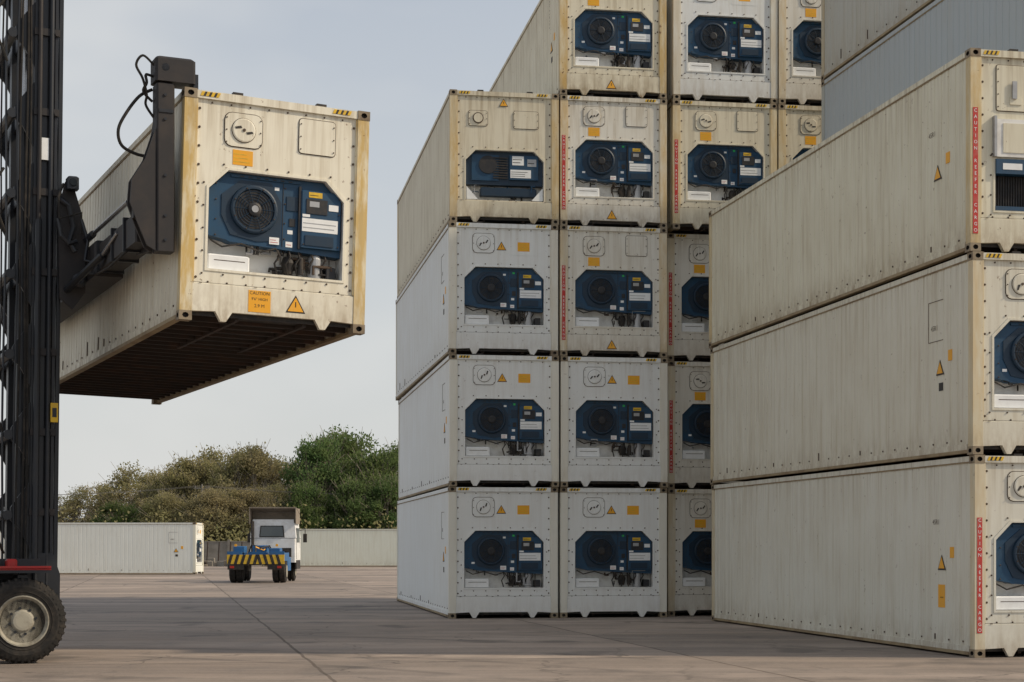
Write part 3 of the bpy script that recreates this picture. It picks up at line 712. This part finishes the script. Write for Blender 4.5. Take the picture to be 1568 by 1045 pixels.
bp=N(nt,'ShaderNodeBump'); bp.inputs['Strength'].default_value=.35; bp.inputs['Distance'].default_value=.02; Lk(n3,bp.inputs['Height']); Lk(bp.outputs[0],bs.inputs['Normal'])
M_yard=m
M_soil=simple('dry_grass_soil',(.16,.13,.07),.9,.6,.3,dirt=(.07,.08,.03))
plane('ground',-1500,1500,-300,3000,-.02,M_soil)
plane('container_yard_pavement',-120,120,-40,138,0,M_yard)
M_wall=simple('wall_concrete',(.26,.24,.21),.85,.6,1.2,dirt=(.10,.09,.07))
b=MB()
for i in range(34):
    x=-95+i*3.6; b.box(x+.1,x+3.5,138.0,138.15,0,1.9,0); b.box(x-.12,x+.10,137.92,138.2,0,2.1,0)
b.box(-95,27,137.97,138.18,1.901,1.97,0)
b.obj('boundary_wall',[M_wall])
random.seed(9)
b=MB()
for i in range(26):
    x=-24+random.uniform(-1.8,2.4); y=133+random.uniform(-2,3); s=random.uniform(.2,.6)
    b.bbox(x,x+s*1.6,y,y+s,0,s*random.uniform(.6,1.7),random.choice((0,1,2)),.03)
for i in range(5): b.tube([(-25+i*.9,134,0),(-25+i*.9+.1,134,1.9)],.05,1,6)
b.obj('scrap_pile',[M_wall,M_under,M_brown])
M_pole=simple('pole_concrete',(.20,.19,.17),.8,.3)
for k,(x,y) in enumerate(((-27.2,149),(-62,152),(8,150))):
    b=MB(); b.tube([(0,0,0),(0,0,4),(0,0,7.0)],[.14,.11,.07],0,8); b.box(-.7,.7,-.05,.05,6.6,6.7,0); 
    for xx in (-.6,0,.6): b.tube([(xx,0,6.7),(xx,0,6.85)],.04,0,6)
    if k==0:
        for xx in (-.6,0,.6):
            for (tx,ty) in ((-34.8,3),(35.2,1)):
                b.tube([(xx+tx*i/10,ty*i/10,6.85-.8*(1-(2*i/10-1)**2)) for i in range(11)],.009,0,4,False)
    b.obj('utility_pole',[M_pole],loc=(x,y,0))

# ------------------------------------------------------------------ trees
def leafmat(name,c1,c2,c3):
    m,nt,b=newmat(name)
    g=N(nt,'ShaderNodeNewGeometry'); oi=N(nt,'ShaderNodeObjectInfo')
    n=noise(nt,g.outputs['Position'],.7,2,.6); c=mix(nt,ramp(nt,n,.35,.65),c1,c2)
    n=noise(nt,g.outputs['Position'],.20,1,.5); c=mix(nt,mth(nt,'MULTIPLY',ramp(nt,n,.45,.65),.6),c,c3)
    c=mix(nt,mth(nt,'MULTIPLY',oi.outputs['Random'],.45),c,c3)
    nt.links.new(c,b.inputs['Base Color']); b.inputs['Roughness'].default_value=.8; b.inputs['Specular IOR Level'].default_value=.08
    tr=N(nt,'ShaderNodeBsdfTranslucent'); nt.links.new(c,tr.inputs[0]); ms=N(nt,'ShaderNodeMixShader'); ms.inputs[0].default_value=.45
    nt.links.new(b.outputs[0],ms.inputs[1]); nt.links.new(tr.outputs[0],ms.inputs[2]); nt.links.new(ms.outputs[0],nt.nodes['Material Output'].inputs[0])
    return m
M_olive=leafmat('leaves_olive',(.22,.225,.095,1),(.31,.28,.14,1),(.34,.28,.16,1))  # leaf colours lightened to stand in for distance haze
M_greenl=leafmat('leaves_green',(.085,.155,.055,1),(.16,.22,.08,1),(.12,.15,.055,1))  # green leaves likewise paled, haze put into the colour
M_bark=simple('bark',(.26,.23,.18),.9,.5,3)
def tree_mesh(name,seed,h,rad,ncl,nlf,ls,lm,base=.30):
    rg=random.Random(seed); mb=MB()
    th_=h*base
    tp=[(0,0,0),(rg.uniform(-.2,.2),rg.uniform(-.2,.2),th_*.5),(rg.uniform(-.4,.4),rg.uniform(-.3,.3),th_)]
    mb.tube(tp,[.30,.22,.18],0,8)
    top=Vector(tp[-1])
    cl=[]
    for i in range(ncl):
        a=rg.uniform(0,2*math.pi); q=rg.random()**.5
        rr=rad*q*rg.uniform(.75,1.15); e=(1-min(1,(rr/rad)**2)*.72)
        z=th_*.8+(h-th_*.8)*(e*rg.uniform(.25,1.0) if rg.random()<.5 else e*rg.uniform(.8,1.0))
        cl.append(Vector((rr*math.cos(a),rr*math.sin(a),z)))
    for c_ in cl:
        m1=top.lerp(c_,.45)+Vector((rg.uniform(-.4,.4),rg.uniform(-.4,.4),-.2)); 
        mb.tube([top+Vector((0,0,-.3)),m1,c_+Vector((0,0,rg.uniform(0,.5)))],[.10,.055,.02],0,5,False)
        for k in range(5):
            e=c_+Vector((rg.gauss(0,.9),rg.gauss(0,.9),rg.uniform(.1,1.5))); mb.tube([m1.lerp(c_,.6),e],[.035,.014],0,3,False)
    vs=mb.v; fs=mb.f; ms=mb.m
    for c_ in cl:
        cr=rg.uniform(.5,1.1)*rad*.27; nn=int(nlf*rg.uniform(.4,1.3))
        for k in range(nn):
            v=Vector((rg.gauss(0,1),rg.gauss(0,1),rg.gauss(0,.7)))
            if v.length>2.3: v*=.6
            p=c_+v*cr*.62
            s=ls*rg.uniform(.6,1.3)
            u=Vector((rg.gauss(0,1),rg.gauss(0,1),rg.gauss(0,1))).normalized(); w=u.orthogonal().normalized()
            o=len(vs); 
            vs+= [tuple(p-u*s*.5),tuple(p+w*s*.3),tuple(p+u*s*.5),tuple(p-w*s*.3)]
            fs.append([o,o+1,o+2,o+3]); ms.append(1)
    return mb.mesh(name,[M_bark,lm],recalc=False)
ol=[tree_mesh('tree_olive_%d'%i,20+i,10,4.4,[60,54,46][i],[360,290,190][i],.23,M_olive,.18) for i in range(3)]
gr=[tree_mesh('tree_green_%d'%i,40+i,10,4.2,60,420,.25,M_greenl,.18) for i in range(2)]
rg=random.Random(12)
def put_tree(px,py,Y,kind,wf=1.0):
    X=(px-784)*Y/2600; hh=1.6+(836-py)*Y/2600
    me=(ol if kind=='o' else gr)[rg.randrange(3 if kind=='o' else 2)]
    s=hh/10.5
    ob=mkobj('acacia_tree' if kind=='o' else 'broadleaf_tree',me,(X,Y,0),(0,0,rg.uniform(0,6.28)))
    ob.scale=(s*wf,s*wf,s*rg.uniform(.97,1.04))
for (px,py,Y,k,wf) in [(-60,770,168,'o',1.2),(15,770,165,'o',1.2),(70,765,168,'o',1.2),(112,750,160,'o',1.2),(150,736,165,'o',1.2),(200,712,160,'o',1.1),(250,716,170,'o',1.1),(298,697,160,'o',1.05),(340,684,166,'o',1.1),(382,680,158,'o',1.0),(425,690,168,'o',1.1),(452,704,175,'o',1.2),
    (488,664,155,'g',.80),(530,650,160,'g',.90),(578,668,154,'g',.95),(625,670,158,'g',.9),(470,735,150,'g',1),(550,728,150,'g',1),(600,722,150,'g',1),(180,762,152,'g',1.2),(325,742,150,'o',1.1),(410,735,150,'o',1.1),(255,752,151,'o',1.1),(370,740,151,'o',1.1),(680,690,160,'g',1)]:
    put_tree(px,py,Y,k,wf)
rg=random.Random(33); mb=MB()
for i in range(150):
    X=rg.uniform(-62,10); Y=rg.uniform(142,148); hh=rg.uniform(1.8,4.4)
    for k in range(120):
        z=abs(rg.gauss(0,.5))*hh; z=min(z,hh*1.15); p=Vector((X+rg.gauss(0,.9),Y+rg.gauss(0,.6),z+.1))
        s=.36*rg.uniform(.6,1.2); u=Vector((rg.gauss(0,1),rg.gauss(0,1),rg.gauss(0,1))).normalized(); w=u.orthogonal().normalized()
        mb.add([p-u*s*.5,p+w*s*.28,p+u*s*.5,p-w*s*.28],[(0,1,2,3)],0)
me=mb.mesh('shrubs',[M_olive],recalc=False); mkobj('shrub_row',me)

# ------------------------------------------------------------------ light
el=R(37); az_vec=Vector((1,-.10,0)).normalized()
sun=bpy.data.lights.new('sun','SUN'); sun.energy=3.1; sun.angle=R(1.5); sun.color=(1,.84,.63)
so=bpy.data.objects.new('sun',sun); sc.collection.objects.link(so)
tosun=Vector((az_vec.x*math.cos(el),az_vec.y*math.cos(el),math.sin(el)))
so.rotation_euler=tosun.to_track_quat('Z','Y').to_euler(); so.location=(30,-5,30)
w=bpy.data.worlds.new('World'); sc.world=w; w.use_nodes=True; nt=w.node_tree
bg=nt.nodes['Background']; bg.inputs[1].default_value=.138
sky=N(nt,'ShaderNodeTexSky'); sky.sky_type='NISHITA'; sky.sun_disc=False; sky.sun_elevation=el; sky.sun_rotation=math.atan2(az_vec.x,az_vec.y)
sky.dust_density=2.5; sky.air_density=1.0; sky.ozone_density=1.5
tc=N(nt,'ShaderNodeTexCoord')
cn=noise(nt,mapping(nt,tc.outputs['Generated'],(1,1,2.2),(0,0,0),(.35,.1,.0)),2.6,4,.55)
cf=ramp(nt,cn,.42,.66)
sp_=N(nt,'ShaderNodeSeparateXYZ'); nt.links.new(tc.outputs['Generated'],sp_.inputs[0])
hz=N(nt,'ShaderNodeMapRange'); hz.inputs[1].default_value=0; hz.inputs[2].default_value=.45; hz.inputs[3].default_value=.92; hz.inputs[4].default_value=.40
nt.links.new(sp_.outputs[2],hz.inputs[0])
c=mix(nt,hz.outputs[0],sky.outputs[0],(4.95,5.0,4.95,1))
c=mix(nt,mth(nt,'MULTIPLY',cf,.6),c,(5.5,5.5,5.35,1))
nt.links.new(c,bg.inputs[0])

# ------------------------------------------------------------------ camera
cam=bpy.data.cameras.new('camera'); co=bpy.data.objects.new('camera',cam); sc.collection.objects.link(co)
co.location=(0,0,1.6); co.rotation_euler=(R(90),0,0)
cam.sensor_width=36; cam.lens=36*2600/1568; cam.shift_y=(836-522.5)/1568; cam.clip_end=5000; cam.clip_start=.1
sc.camera=co
sc.view_settings.view_transform='Standard'; sc.view_settings.look='None'; sc.view_settings.exposure=0
